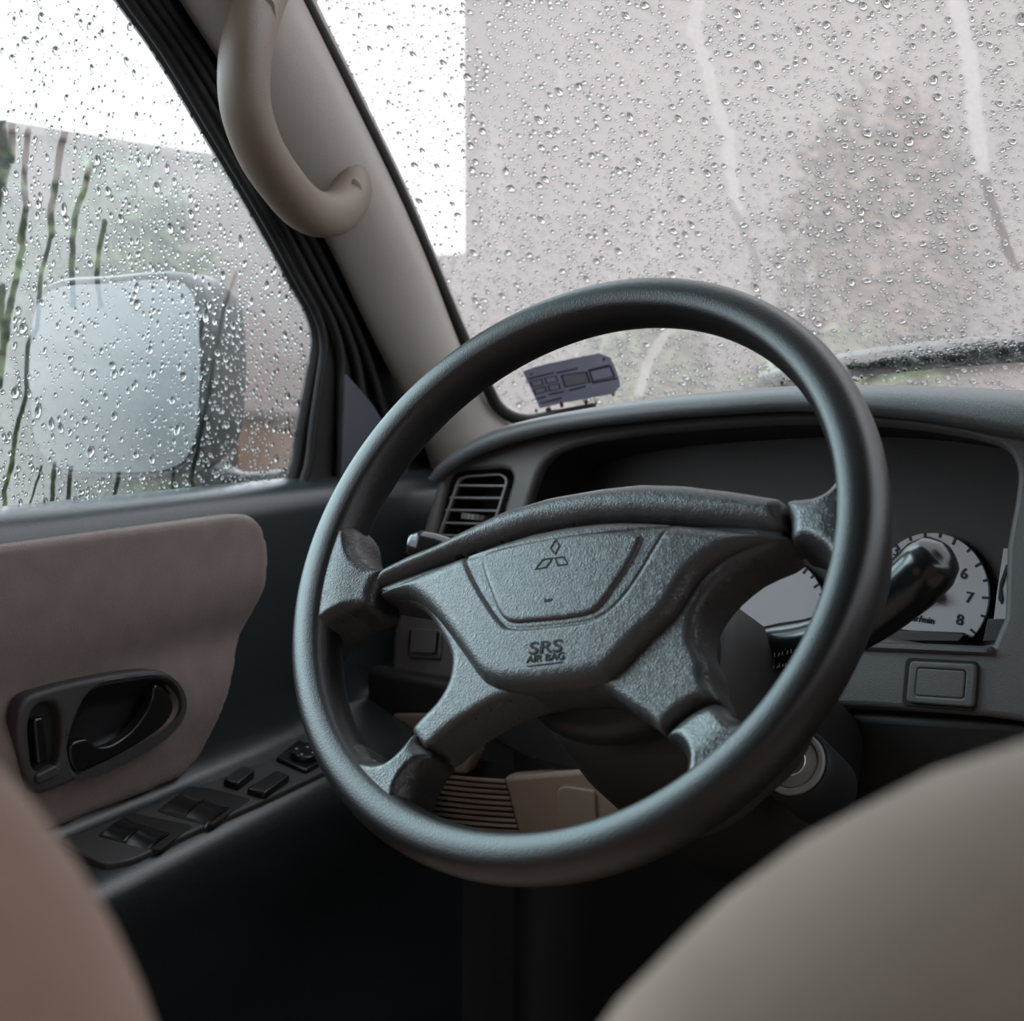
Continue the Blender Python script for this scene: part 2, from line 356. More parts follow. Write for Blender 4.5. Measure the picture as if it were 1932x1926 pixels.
# side glass outline and water tracks
SG_EDGE = [(190, -70), (235, 0), (300, 90), (400, 255), (500, 425), (560, 535), (590, 590), (602, 640), (590, 720), (575, 800), (562, 880), (538, 940)]
side_poly = [SG.px(*p) for p in [(-900, 1120), (-900, -70)] + SG_EDGE] + [SG.px(530, 960)]
side_tracks = [([(11, 542), (8, 590), (15, 633), (4, 727)], 9), ([(51, 422), (48, 470), (40, 509), (22, 596), (18, 640)], 8), ([(105, 436), (95, 473), (84, 520), (76, 618), (58, 654), (56, 745), (36, 818), (29, 873), (15, 927), (15, 990)], 6),
 ([(177, 309), (164, 363), (148, 405), (144, 447), (142, 505), (145, 575)], 8), ([(204, 418), (193, 473), (189, 520), (196, 575)], 7), ([(451, 516), (429, 582), (411, 673), (396, 763), (378, 854), (367, 902), (378, 945)], 6),
 ([(396, 575), (378, 654), (364, 745)], 5), ([(109, 876), (105, 938), (98, 985)], 6), ([(140, 883), (135, 934), (125, 985)], 6), ([(231, 894), (222, 938), (204, 970)], 6), ([(334, 883), (331, 955)], 5),
 ([(140, 215), (122, 270), (114, 332), (101, 402), (105, 440)], 9), ([(60, 247), (52, 325), (55, 389), (44, 454)], 8), ([(8, 215), (15, 311), (3, 363), (-6, 420)], 14), ([(30, 230), (28, 300)], 9), ([(85, 880), (60, 960)], 3)]
PXS = .00040
def side_fog(X, Y):
    mc_ = SG.px(410, 780); f = .07 + .50*np.clip((np.hypot((X-mc_[0])/.17, (Y-mc_[1])/.16)-.40)/.85, 0, 1) + .10*(vnoise(X, Y, 9, 1)-.5) + .16*(vnoise(X, Y, 400, 2)-.5)
    for L, w in side_tracks:
        d = line_dist(X + .002*(vnoise(X, Y, 120, 5)-.5), Y, [SG.px(*p) for p in L]); w = w*PXS
        f = f*(1-.93*np.clip((w*1.15-d)/(w*.5), 0, 1))
    return f
def side_in(X, Y): return poly_dist(X, Y, side_poly)[0]
a0 = SG.px(-150, 900)[0]
side_drops = scatter(SG, side_in, a0, SG.px(610, 640)[0], .695, 1.13, 4600, 1.12, (1.0, 1.8), -.12, [([SG.px(*p) for p in L], w*PXS*1.0) for L, w in side_tracks], lambda a, b: .45 if b > 1.0 else (.55 if math.hypot((a-SG.px(215, 710)[0])/.085, (b-SG.px(215, 710)[1])/.085) < 1 else 1))
window_2 = pane('window_2', SG, a0, SG.px(610, 640)[0], .69, 1.14, .0008, side_fog, side_in, side_drops)
tag(window_2, 'rain-spotted fogged door window with dark clear water tracks')
# windshield
ws_tracks = [([(1318, -30), (1305, 60), (1330, 130), (1345, 200), (1370, 260), (1375, 330), (1388, 395)], 12, .22), ([(1795, -20), (1815, 60), (1830, 150), (1838, 240), (1850, 320)], 13, .25), ([(1255, 630), (1218, 690), (1203, 745)], 11, .2),
 ([(1670, -20), (1655, 150), (1640, 240)], 18, .10), ([(930, 250), (940, 470)], 20, .12), ([(1060, 130), (1035, 210), (980, 230)], 9, .12), ([(1240, 330), (1235, 480)], 14, .12),
 ([(1855, 350), (1880, 420), (1895, 470), (1915, 510)], 9, -.45), ([(790, 290), (803, 330), (798, 360)], 6, -.5), ([(797, 390), (805, 430), (812, 500)], 5, -.45), ([(690, 170), (694, 230)], 6, -.4), ([(1375, 390), (1415, 470), (1425, 530)], 9, -.28), ([(855, 470), (850, 520)], 5, -.3)]
def ws_fog(X, Y):
    f = .50 + .12*(vnoise(X, Y, 7, 11)-.5) + .16*(vnoise(X, Y, 350, 12)-.5)
    for L, w, k in ws_tracks:
        d = line_dist(X + .004*(vnoise(X, Y, 90, 15)-.5), Y, [WS.px(*p) for p in L]); w = w*.00045
        f = f + k*np.clip((w*1.25-d)/(w*.6), 0, 1)
    return f
WSB = -.62
def ws_in(X, Y): return np.minimum(np.minimum(X+.06, 1.62-X), np.minimum(Y-WSB, .07-Y))
ws_drops = scatter(WS, ws_in, -.04, WS.px(1960, 700)[0]+.13, WS.px(1000, 800)[1]-.06, .05, 11200, 1.22, (.75, 1.35), 0, [([WS.px(*p) for p in L], w*.00042) for L, w, k in ws_tracks if k > .15])
for k in range(420):                                   # water banked up above the wiper blade
    x = random.uniform(1600, 1960); y = np.interp(x, (1600, 1740, 1850, 1960), (704, 689, 680, 671)) - abs(random.gauss(0, 1))*np.interp(x, (1600, 1960), (7, 16)) - 4
    a, b = WS.px(x, y, -.0045); ws_drops.append((a, b, random.uniform(.0012, .0032), random.uniform(.6, 1.0), random.uniform(-.3, .3)))
WSR = max(WS.px(1960, 700)[0], WS.px(1960, 0)[0])+.10
window_1 = pane('window_1', WS, -.06, WSR, WSB, .07, .00095, ws_fog, ws_in, ws_drops, (WSR, 1.62))
tag(window_1, 'fogged windshield covered in raindrops and pale run-off trails')

# ---- A-pillar trim with its window seals
LP = [(200, -230), (338, 0), (425, 135), (530, 315), (618, 462), (690, 612), (757, 745), (795, 830), (812, 880), (818, 925)]
RP = [(445, -250), (567, 0), (654, 174), (745, 360), (803, 492), (869, 647), (915, 742), (940, 776), (985, 800), (1030, 800)]
LPs = smooth_poly([V((x, y, 0)) for x, y in LP], 4, False); RPs = smooth_poly([V((x, y, 0)) for x, y in RP], 4, False)
rows = []
for l, r in zip(LPs, RPs):
    A_ = onx(l.x, l.y, -.442); B_ = WS.W(r.x, r.y, .012); row = [A_ + V((-.02, .03, 0))]
    for k in range(15):
        t = k/14; bul = .026*(math.sin(math.pi*min(1, t*1.0))**.55); row.append(A_.lerp(B_, t) + V((.55, -.62, -.1)).normalized()*bul)
    row.append(B_ + WS.n*-.01 + V((.0, .01, 0))); rows.append(row)
pil = struct(loft('trim_1', rows, M_PILLAR)); tag(pil, 'pale grey A-pillar cover between the side window and windshield')
sealp = [WS.W(x, y, np.interp(y, (600, 740), (.004, .017))) for x, y in [(470, -220), (574, 0), (662, 174), (753, 360), (811, 492), (876, 645), (922, 736), (936, 764), (958, 783), (992, 793), (1040, 786), (1120, 772)]]
struct(tube('trim_2', sealp, .0062, M_RUBBER, None, 8, sm=3))
bpy.data.objects['trim_2']['label'] = 'black rubber seal along the windshield edge'
# black window frame of the door: back plate plus ribs
IN_ = [(40, -300), (110, -190)] + SG_EDGE
OUT_ = [(135, -300), (205, -190), (285, -70), (335, 5), (405, 105), (520, 300), (618, 462), (665, 560), (700, 632), (735, 720), (765, 785), (800, 845), (835, 890), (835, 950)]
INs = smooth_poly([V((x, y, 0)) for x, y in IN_], 5, False); OUTs = smooth_poly([V((x, y, 0)) for x, y in OUT_], 5, False)
rows = []
for i, o in zip(INs, OUTs):
    A_ = onx(i.x, i.y, -.455); B_ = onx(o.x+12, o.y, -.455); rows.append([A_+V((-.012, 0, 0)), A_, A_.lerp(B_, .3)+V((.004, 0, 0)), A_.lerp(B_, .6), B_, B_+V((-.012, 0, 0))])
fr_ = struct(loft('trim_3', rows, M_RUBBER)); tag(fr_, 'black ribbed door window frame beside the pillar')
for f_, r_ in ((.07, .0042), (.30, .0048), (.52, .0052), (.74, .0050)):
    P_ = [onx(i.x*(1-f_)+o.x*f_, i.y*(1-f_)+o.y*f_, -.447) for i, o in zip(INs, OUTs)]
    tube('seal_rib', P_[::2], r_, M_RUBBER, fr_, 8)
sail = plate('sail_panel', [round_poly([DOOR.px(*p, -.02) for p in [(648, 700), (700, 760), (770, 870), (760, 930), (640, 930)]], .008)], DOOR, -.018, .008, .002, M_SAIL, fr_)

# ================================================================== STEERING WHEEL
wheel = thing('steering_wheel', WC, 'dark grey four-spoke car steering wheel with airbag hub, turned slightly left', 'steering wheel')
def w_rim():
    N, K = 160, 28; vs = []; fs = []
    for i in range(N):
        a = 2*math.pi*i/N
        for k in range(K):
            th = 2*math.pi*k/K; c, s = math.cos(th), math.sin(th); e = .86
            x = .0138*math.copysign(abs(c)**e, c); z = .0178*math.copysign(abs(s)**e, s)
            rid = 1 + .05*math.exp(-((th-2.25)/.16)**2) + .04*math.exp(-((th-1.0)/.16)**2)
            x *= rid; z *= rid; R = .1822 + x; vs.append(WF.P(R*math.cos(a), R*math.sin(a), z))
    for i in range(N):
        for k in range(K): fs.append((i*K+k, ((i+1) % N)*K+k, ((i+1) % N)*K+(k+1) % K, i*K+(k+1) % K))
    return recalc(mk('rim', vs, fs, M_RIM, wheel))
w_rim()
ul = [(727, 1064), (714, 1073), (704, 1091), (697, 1112), (693, 1136), (649, 1153), (612, 1178), (585, 1215), (572, 1180), (590, 1060), (625, 960), (660, 990), (666, 1026), (678, 1048), (698, 1063)]
ur = [(1476, 936), (1529, 928), (1554, 917), (1566, 902), (1571, 883), (1568, 850), (1610, 860), (1645, 960), (1635, 1080), (1600, 1150), (1568, 1130), (1563, 1080), (1551, 1047), (1519, 1023), (1487, 1014), (1483, 975)]
ll = [(774, 1375), (780, 1396), (805, 1418), (788, 1442), (774, 1468), (764, 1498), (768, 1528), (800, 1560), (740, 1575), (670, 1510), (645, 1420), (668, 1395), (690, 1424), (708, 1431), (727, 1428), (748, 1405)]
lr = [(1248, 1383), (1257, 1371), (1292, 1341), (1323, 1324), (1348, 1320), (1372, 1335), (1389, 1353), (1410, 1350), (1450, 1320), (1500, 1310), (1470, 1400), (1400, 1470), (1320, 1530), (1230, 1550), (1190, 1528), (1255, 1493), (1281, 1464), (1289, 1436), (1280, 1412), (1262, 1392)]
def spoke(L, H=.004, r=.010, back=-.022):
    def hf(X, Y, D):
        q = np.clip((np.hypot(X, Y)-.130)/.038, 0, 1); q = q*q*(3-2*q); return (.0140-H)*q*np.clip(D/.007, 0, 1)
    return inflate('spoke', sp2(WF.pts(L, H+.003), 3), WF, H, r, back, .0014, M_SPOKE, wheel, hf)
spoke(ul, .009, .007); spoke(ur, .009, .007); spoke(ll, .006, .006); spoke(lr, .006, .006)
hub_px = [(697, 1118), (730, 1127), (764, 1132), (798, 1150), (826, 1192), (848, 1240), (842, 1285), (822, 1321), (797, 1347), (775, 1374), (781, 1395), (804, 1416), (851, 1379), (898, 1348), (945, 1323), (1007, 1307), (1070, 1301), (1135, 1302), (1177, 1328), (1223, 1359), (1247, 1380), (1256, 1370), (1291, 1340), (1322, 1322), (1347, 1318), (1344, 1300), (1333, 1278), (1329, 1244), (1312, 1205), (1315, 1165), (1345, 1115), (1405, 1062), (1484, 1022), (1480, 1000), (1286, 990), (1130, 990), (870, 1050), (715, 1105)]
hub = inflate('hub_cover', sp2(WF.pts(hub_px, .001), 3), WF, .003, .007, -.030, .0014, M_PAD, wheel)
pad_px = [(699, 1112), (727, 1116), (764, 1120), (789, 1134), (814, 1159), (840, 1192), (872, 1238), (905, 1281), (945, 1296), (1000, 1297), (1070, 1291), (1140, 1276), (1172, 1250), (1212, 1206), (1261, 1160), (1286, 1122), (1306, 1090), (1330, 1066), (1362, 1044), (1400, 1027), (1441, 1015), (1483, 1009), (1482, 1001), (1379, 991), (1286, 984), (1208, 980), (1130, 982), (1007, 1002), (870, 1046), (721, 1103)]
pad_uv = sp2(WF.pts(pad_px, .010), 2)
arch = [WF.px(*p, .012) for p in [(873, 1046), (890, 1085), (915, 1130), (945, 1172), (960, 1184), (1050, 1180), (1120, 1168), (1150, 1150), (1190, 1105), (1230, 1040), (1262, 985)]]
arch = [(p.x, p.y) for p in smooth_poly(arch, 4, False)]
def pad_hf(X, Y, D):
    g = line_dist(X, Y, arch); inside = poly_dist(X, Y, arch)[0]
    return -.0022*np.exp(-(g/.0011)**2) - .0016*np.clip(inside/.002, 0, 1) - .25*(X*X+Y*Y)
pad = inflate('airbag_cover', pad_uv, WF, .014, .011, -.02, .0009, M_PAD, wheel, pad_hf)
strip_px = [(727, 1064), (770, 1043), (820, 1023), (883, 991), (945, 961), (1038, 933), (1135, 916), (1208, 908), (1286, 910), (1379, 921), (1474, 936), (1479, 965), (1482, 997), (1379, 987), (1286, 980), (1208, 976), (1130, 978), (1007, 998), (870, 1041), (770, 1081), (700, 1108), (705, 1090), (714, 1073)]
inflate('trim_strip', round_poly(WF.pts(strip_px, .006), .004, 2), WF, .010, .0115, -.03, .0013, M_PAD, wheel)
horn_px = [(908, 1046), (930, 1036), (1010, 1017), (1100, 1004), (1200, 1001), (1211, 1010), (1195, 1050), (1160, 1105), (1125, 1150), (1090, 1163), (1000, 1173), (962, 1174), (942, 1160), (920, 1110), (906, 1065)]
horn = inflate('horn_pad', sp2(WF.pts(horn_px, .014), 3), WF, .0145, .004, .004, .0010, M_PAD, wheel, lambda X, Y, D: -.25*(X*X+Y*Y))
def zpad(a, b): return .0145 - .25*(a*a+b*b)
# three-diamond emblem, outlined marks pressed into the horn pad
def mark(name, pts, parent, wd=.0007):
    P = WF.pts(pts, .0145); N = len(P); c = np.mean(P, 0); ins = [tuple(np.array(p)+(c-np.array(p))/np.linalg.norm(c-np.array(p))*wd*1.7) for p in P]
    return plate(name, [P, ins], WF, zpad(*c)+.0004, .0008, .0001, M_GROOVE, parent, 1)
for D in ([(1049, 1016), (1057, 1029), (1048, 1047), (1037, 1035)], [(1009, 1075), (1024, 1054), (1044, 1052), (1032, 1071)], [(1045, 1052), (1065, 1049), (1072, 1065), (1052, 1068)]):
    mark('emblem_diamond', D, horn)
hs = [WF.px(*p, .0145) for p in ((1026, 1136), (1027, 1126), (1031, 1130), (1042, 1128), (1041, 1133), (1031, 1135))]
plate('horn_symbol', [[(x, y) for x, y in hs]], WF, zpad(*hs[0])+.0003, .0006, .0001, M_GROOVE, horn, 1)
PHI = math.radians(13)
a, b = WF.px(1031, 1223, .012); text('lettering', 'SRS', WF, a, b, .0108, .0142-.25*(a*a+b*b), M_GROOVE, pad, PHI, sx=1.35)
a, b = WF.px(1031, 1242, .012); text('lettering', 'AIR BAG', WF, a, b, .0060, .0142-.25*(a*a+b*b), M_GROOVE, pad, PHI, sx=1.1)
L_ = [WF.px(*p, .012) for p in ((996, 1257), (1063, 1249), (1063, 1251), (996, 1259))]
plate('lettering_underline', [L_], WF, .0143-.25*(a*a+b*b), .0006, .0001, M_GROOVE, pad, 1)
# back drum of the hub
rows = []
for w_, s_ in ((-.03, .9), (-.06, .95), (-.085, .8), (-.10, .62)):
    rows.append([WF.P(.015+.075*s_*math.cos(t)*1.0, -.035+.062*s_*math.sin(t), w_) for t in np.linspace(0, 2*math.pi, 32, endpoint=False)])
loft('hub_back', rows, M_BLACK, wheel, True, True)

# ================================================================== STEERING COLUMN
colm = thing('steering_column', WF.P(0, -.02, -.2), 'black steering column shroud behind the wheel with stalks and ignition lock', 'steering column')
rows = []
for w_, hw, hh, cv in ((-.085, .050, .050, -.030), (-.10, .062, .062, -.030), (-.16, .068, .070, -.032), (-.24, .070, .074, -.034), (-.32, .068, .076, -.034)):
    row = []
    for t in np.linspace(0, 2*math.pi, 40, endpoint=False):
        c, s = math.cos(t), math.sin(t); row.append(WF.P(.012 + hw*math.copysign(abs(c)**.6, c), cv + hh*math.copysign(abs(s)**.6, s), w_))
    rows.append(row)
loft('shroud', rows, M_DARK, colm, True, True)
IG = Fr(V(WF.W(1497, 1440, -.15)), WF.e1, WF.e2)
tube('lock_barrel', [IG.P(0, 0, -.05), IG.P(0, 0, -.004), IG.P(0, 0, 0)], [.024, .024, .022], M_BLACK, colm, 32)
plate('lock_ring', [disc(IG, 0, 0, .0205), disc(IG, 0, 0, .0165)], IG, .003, .006, .0012, M_GREY, colm)
lk = plate('lock_face', [disc(IG, 0, 0, .0160)], IG, .0015, .004, .001, M_GREY, colm)
plate('key_cylinder', [disc(IG, 0, 0, .0092)], IG, .004, .005, .0008, M_METAL, lk)
plate('key_slot', [[(-.001, -.0045), (.001, -.0045), (.001, .0045), (-.001, .0045)]], IG, .0045, .002, .0001, M_GROOVE, lk, 1)
SP = [ony(1395, 1238, .135), ony(1430, 1228, .13), ony(1480, 1222, .125), ony(1550, 1208, .12), ony(1640, 1165, .118), ony(1685, 1130, .116), ony(1725, 1095, .114), ony(1755, 1065, .112), ony(1774, 1047, .111), ony(1786, 1036, .110)]
stalk = tube('wiper_stalk', SP, [.009, .015, .0165, .016, .0165, .0175, .0185, .018, .0145, .005], M_GLOSS, colm, 20, sm=3)
ST = Fr(SP[2]+V((.0, -.017, .002)), (SP[4]-SP[2]), (0, .1, 1))
plate('stalk_inlay', [round_poly([ST.px(*p) for p in ((1700, 1070), (1738, 1047), (1745, 1055), (1742, 1068), (1702, 1090))], .003)], ST, .001, .006, .0008, M_BLACK, stalk)
g = random.Random(3)
for row_, (x0, y0, x1, y1) in enumerate(((1442, 1244, 1500, 1230), (1445, 1265, 1492, 1254))):   # worn, unreadable print
    x = 0.
    while x < 1:
        px_, py_ = x0+(x1-x0)*x, y0+(y1-y0)*x; p = ST.px(px_, py_, .001); q = ST.px(px_+g.uniform(-1, 3), py_-g.uniform(4, 8), .001)
        tube('print_stroke', [ST.P(*p, .0005), ST.P(*q, .0005)], .00035, M_PRINT, stalk, 5); x += g.uniform(.09, .16)
tube('turn_signal_stalk', [ony(1000, 1075, .16), ony(880, 1050, .14), ony(820, 1036, .13), ony(790, 1030, .125), ony(768, 1026, .12)], [.008, .010, .0125, .0125, .007], M_GLOSS, colm, 16, sm=3)

# ================================================================== DASHBOARD
dash = thing('dashboard', (.1, .40, .45), 'dark grey plastic dashboard with instrument hood, corner air vent and beige lower panel', 'dashboard')
TOPP = [(818, 902), (845, 868), (895, 832), (950, 806), (1030, 785), (1120, 768), (1230, 751), (1360, 738), (1500, 728), (1640, 726), (1780, 729), (1932, 737), (2150, 755), (2500, 790), (3000, 850)]
BOTP = [(826, 910), (858, 884), (905, 858), (960, 838), (1040, 818), (1130, 805), (1235, 793), (1365, 783), (1500, 776), (1640, 783), (1780, 800), (1932, 828), (2150, 860), (2500, 910), (3000, 990)]
OFF = [.006, .012, .018, .024, .034, .042, .048, .052, .054, .055, .055, .055, .05, .04, .03]
tops = smooth_poly([V((x, y, o)) for (x, y), o in zip(TOPP, OFF)], 4, False); bots = smooth_poly([V((x, y, o)) for (x, y), o in zip(BOTP, OFF)], 4, False)
rows = []
for t, b in zip(tops, bots):
    T_ = FAS.W(t.x, t.y, t.z-.012); B_ = FAS.W(b.x, b.y, b.z); Bi = B_ + V((0, .07, .004)); h_ = (T_-B_).length
    C1 = B_.lerp(T_, .30) + FAS.n*min(.010, h_*.4); C2 = B_.lerp(T_, .66) + FAS.n*min(.011, h_*.42); C3 = B_.lerp(T_, .90) + FAS.n*min(.006, h_*.25)
    yb = max(T_.y+.05, .52); rows.append([Bi, B_+V((0, .004, .002)), B_, C1, C2, C3, T_, T_+V((0, .03, -.004)), V((T_.x*.98, T_.y+.10, T_.z-.018)), V((T_.x, yb, min(T_.z-.045, .735))), V((T_.x, yb+.03, .62))])
loft('top_pad', rows, M_PADTOP, dash)
vent_px = [(843, 905), (852, 891), (870, 886), (945, 882), (961, 887), (967, 902), (950, 960), (936, 1020), (814, 1025)]
clu_px = [(985, 1000), (1008, 908), (1020, 880), (1040, 860), (1075, 843), (1200, 820), (1350, 806), (1500, 798), (1640, 801), (1750, 812), (1850, 831), (1897, 850), (1914, 878), (1916, 915), (1897, 1030), (1872, 1213), (1650, 1200), (1300, 1180), (1000, 1170)]
sw_hole = []
fas_px = [(828, 898), (858, 872), (905, 846), (960, 828), (1040, 810), (1130, 798), (1235, 787), (1365, 777), (1500, 770), (1640, 776), (1780, 792), (1932, 820), (2150, 850), (2500, 900), (3000, 980), (3000, 1640), (2300, 1480), (1932, 1362), (1860, 1352), (1640, 1335), (1300, 1330), (840, 1283), (770, 1278), (738, 1268), (742, 1190), (775, 1080), (800, 990)]
vent_uv = round_poly(FAS.pts(vent_px), .006); clu_uv = sp2(FAS.pts(clu_px), 3)
plate('fascia', [round_poly(FAS.pts(fas_px), .006), vent_uv, clu_uv], FAS, 0, .014, .005, M_DASH, dash, 3)
# instrument binnacle behind the opening
def ring_wall(name, uv, z0, z1, sc, mat, parent):
    c = np.mean(uv, 0); rows = [[FAS.P(p[0], p[1], z0) for p in uv], [FAS.P(*(c+(np.array(p)-c)*sc), z1) for p in uv]]
    return loft(name, rows, mat, parent, True)
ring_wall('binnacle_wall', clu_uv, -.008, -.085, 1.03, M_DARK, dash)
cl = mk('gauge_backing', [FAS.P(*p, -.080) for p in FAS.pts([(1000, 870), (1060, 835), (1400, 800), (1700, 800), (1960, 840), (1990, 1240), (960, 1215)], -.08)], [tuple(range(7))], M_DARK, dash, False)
# tachometer
DZ = -.072
tc_ = FAS.px(1752, 1122, DZ); TR = abs(FAS.px(1752, 1004, DZ)[1]-tc_[1])
def dial(name, c, R, a0, a1, flat_b, ticks, parent):
    pts = []
    for k in range(61):
        t = math.radians(a0+(a1-a0)*k/60); pts.append((c[0]+R*math.cos(t), c[1]+R*math.sin(t)))
    d = plate(name, [pts], FAS, DZ, .003, .0006, M_DIAL, parent, 1)
    for t, L in ticks:
        t = math.radians(t); r0, r1 = R*(1-L), R*1.005; wd = .0009; dx, dy = math.cos(t), math.sin(t)
        plate('tick', [[(c[0]+dx*r0-dy*wd, c[1]+dy*r0+dx*wd), (c[0]+dx*r0+dy*wd, c[1]+dy*r0-dx*wd), (c[0]+dx*r1+dy*wd, c[1]+dy*r1-dx*wd), (c[0]+dx*r1-dy*wd, c[1]+dy*r1+dx*wd)]], FAS, DZ+.0006, .001, .0001, M_INK, d, 1)
    return d
def dang(px, py): p = FAS.px(px, py, DZ); return math.degrees(math.atan2(p[1]-tc_[1], p[0]-tc_[0]))
an = [dang(1687, 1022), dang(1745, 1006), dang(1800, 1022), dang(1838, 1070), dang(1848, 1127), dang(1826, 1183)]
tk = [(x, .11) for x in an] + [((x+y)/2, .07) for x, y in zip(an[:-1], an[1:])]
tach = dial('tachometer', tc_, TR, 218, -36, 0, tk, dash)
for s_, p in (('3', (1691, 1040)), ('4', (1746, 1034)), ('5', (1790, 1048)), ('6', (1819, 1083)), ('7', (1829, 1128)), ('8', (1811, 1170))):
    a, b = FAS.px(*p, DZ); text('numeral', s_, FAS, a, b, .0115, DZ+.0005, M_INK, tach, -.03)
a, b = FAS.px(1725, 1166, DZ); text('lettering', 'x1000r/min', FAS, a, b, .0072, DZ+.0005, M_INK, tach, -.02)
plate('needle_hub', [disc(FAS, *FAS.px(1766, 1124, DZ), .0052)], FAS, DZ+.007, .006, .001, M_INK, tach)
nd = [FAS.px(*p, DZ) for p in ((1768, 1120), (1768, 1128), (1700, 1160), (1699, 1157))]
plate('needle', [nd], FAS, DZ+.005, .001, .0001, M_INK, tach, 1)
bar = [FAS.px(*p, -.07) for p in ((1640, 1187), (1822, 1194), (1829, 1199), (1818, 1212), (1640, 1210))]
plate('gauge_lip', [bar], FAS, -.062, .008, .001, M_BLACK, dash)
sc_ = FAS.px(1455, 1165, DZ)
sp_t = [(x, .10 if k % 2 else .06) for k, x in enumerate(np.linspace(-28, 210, 26))]
dial('speedometer', sc_, .052, 214, -34, 0, sp_t, dash)
fg = FAS.pts([(1893, 1034), (1960, 1037), (1950, 1205), (1870, 1205), (1880, 1120)], DZ)
fd = plate('fuel_gauge', [fg], FAS, DZ, .003, .0006, M_DIAL, dash, 1)
arc = FAS.pts([(1899, 1065), (1887, 1100), (1884, 1130), (1890, 1140), (1893, 1132), (1890, 1110), (1903, 1072)], DZ)
plate('gauge_arc', [arc], FAS, DZ+.001, .001, .0001, M_INK, fd, 1)
plate('gauge_mask', [FAS.pts([(1868, 1168), (1900, 1168), (1893, 1210), (1858, 1210)], DZ)], FAS, DZ+.004, .004, .0005, M_BLACK, fd, 1)
# air vent
ring_wall('vent_duct', vent_uv, -.006, -.05, .9, M_GROOVE, dash)
mk('vent_back', [FAS.P(*p, -.05) for p in FAS.pts([(850, 893), (972, 888), (965, 1045), (812, 1045)], -.05)], [(0, 1, 2, 3)], M_GROOVE, dash, False)
vfo = round_poly(FAS.pts([(866, 902), (880, 897), (945, 893), (958, 900), (960, 910), (946, 958), (925, 1020), (826, 1022), (830, 1005)], -.008), .004)
vfi = round_poly(FAS.pts([(870, 906), (882, 901), (943, 897), (953, 902), (955, 911), (941, 957), (921, 1016), (831, 1019), (835, 1005)], -.008), .003)
ventf = plate('vent_frame', [vfo, vfi], FAS, -.006, .004, .0008, M_VENT, dash)
for (xa, ya, xb, yb) in ((862, 916, 957, 917), (852, 939, 950, 940), (840, 962, 943, 964), (832, 986, 934, 989), (824, 1009, 926, 1013)):
    P0, P1 = FAS.W(xa, ya, -.010), FAS.W(xb, yb, -.010); e = V((0, .012, .003))
    rows = [[p + FAS.n*.003 + FAS.e2*.0009, p + FAS.n*.003 - FAS.e2*.0009, p - FAS.n*.014 - FAS.e2*.0009, p - FAS.n*.014 + FAS.e2*.0009] for p in (P0, P1)]
    loft('slat', rows, M_VENT, ventf, True, True, 30)
TW = FAS.px(890, 980, -.012)
thw = tube('thumbwheel', [FAS.P(TW[0]-.0, TW[1], -.02), FAS.P(TW[0], TW[1]+.005, -.02)], .0150, M_GREY, ventf, 40)
for k in range(9):
    t = math.radians(205+16*k); tube('thumbwheel_rib', [FAS.P(TW[0]+.0150*math.cos(t), TW[1]-.0002, -.02-.0150*math.sin(t)), FAS.P(TW[0]+.0150*math.cos(t), TW[1]+.0052, -.02-.0150*math.sin(t))], .0008, M_VENT, thw, 5)
# blank switch panels
def switch_blank(px4, inner4, fr, name='switch_blank'):
    o = plate(name, [round_poly(fr.pts(px4, .004), .004), round_poly(fr.pts(inner4, .004), .0025)], fr, .004, .008, .0016, M_DASH, dash)
    plate('switch_cover', [round_poly(fr.pts(inner4, .003), .0025)], fr, .0035, .006, .0012, M_DASH, o)
    return o
plate('switch_recess', [round_poly(FAS.pts([(1708, 1240), (1848, 1248), (1842, 1343), (1700, 1331)], .001), .005)], FAS, .0012, .006, .001, M_GROOVE, dash)
switch_blank([(1716, 1246), (1842, 1252), (1836, 1335), (1708, 1325)], [(1731, 1260), (1822, 1265), (1818, 1318), (1726, 1312)], FAS)
plate('ledge', [round_poly(FAS.pts([(1560, 1206), (1872, 1219), (1868, 1236), (1560, 1224)], .004), .003)], FAS, .006, .014, .0045, M_DASH, dash)
switch_blank([(770, 1185), (832, 1188), (828, 1243), (766, 1240)], [(778, 1190), (822, 1192), (818, 1228), (776, 1226)], FAS)
# lower panels
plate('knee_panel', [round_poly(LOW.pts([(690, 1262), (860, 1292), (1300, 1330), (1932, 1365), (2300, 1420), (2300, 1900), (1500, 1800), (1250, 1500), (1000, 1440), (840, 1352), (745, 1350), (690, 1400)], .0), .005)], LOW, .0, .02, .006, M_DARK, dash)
bp = LOW.pts([(742, 1346), (842, 1344), (1000, 1440), (1117, 1449), (1187, 1521), (1270, 1665), (1225, 1720), (990, 1700), (955, 1466), (880, 1445), (770, 1420)], .004)
rb_hole = None
plate('lower_panel', [round_poly(LOW.pts([(742, 1346), (842, 1344), (900, 1420), (880, 1460), (790, 1450), (768, 1430)], .0), .003)], LOW, .002, .016, .003, M_BEIGE, dash)
lp = plate('lower_panel', [round_poly(LOW.pts([(955, 1464), (1116, 1449), (1187, 1521), (1215, 1570), (1200, 1605), (1020, 1612), (990, 1600)], .0), .003)], LOW, .004, .018, .004, M_BEIGE, dash)
plate('fuse_cover', [round_poly(LOW.pts([(1054, 1488), (1066, 1482), (1122, 1490), (1126, 1500), (1130, 1590), (1062, 1590)], .004), .004)], LOW, .0065, .006, .0015, M_BEIGE, lp)
mk('grille_back', [LOW.P(*p, -.012) for p in LOW.pts([(770, 1420), (970, 1440), (995, 1610), (770, 1610)], -.012)], [(0, 1, 2, 3)], M_GROOVE, dash, False)
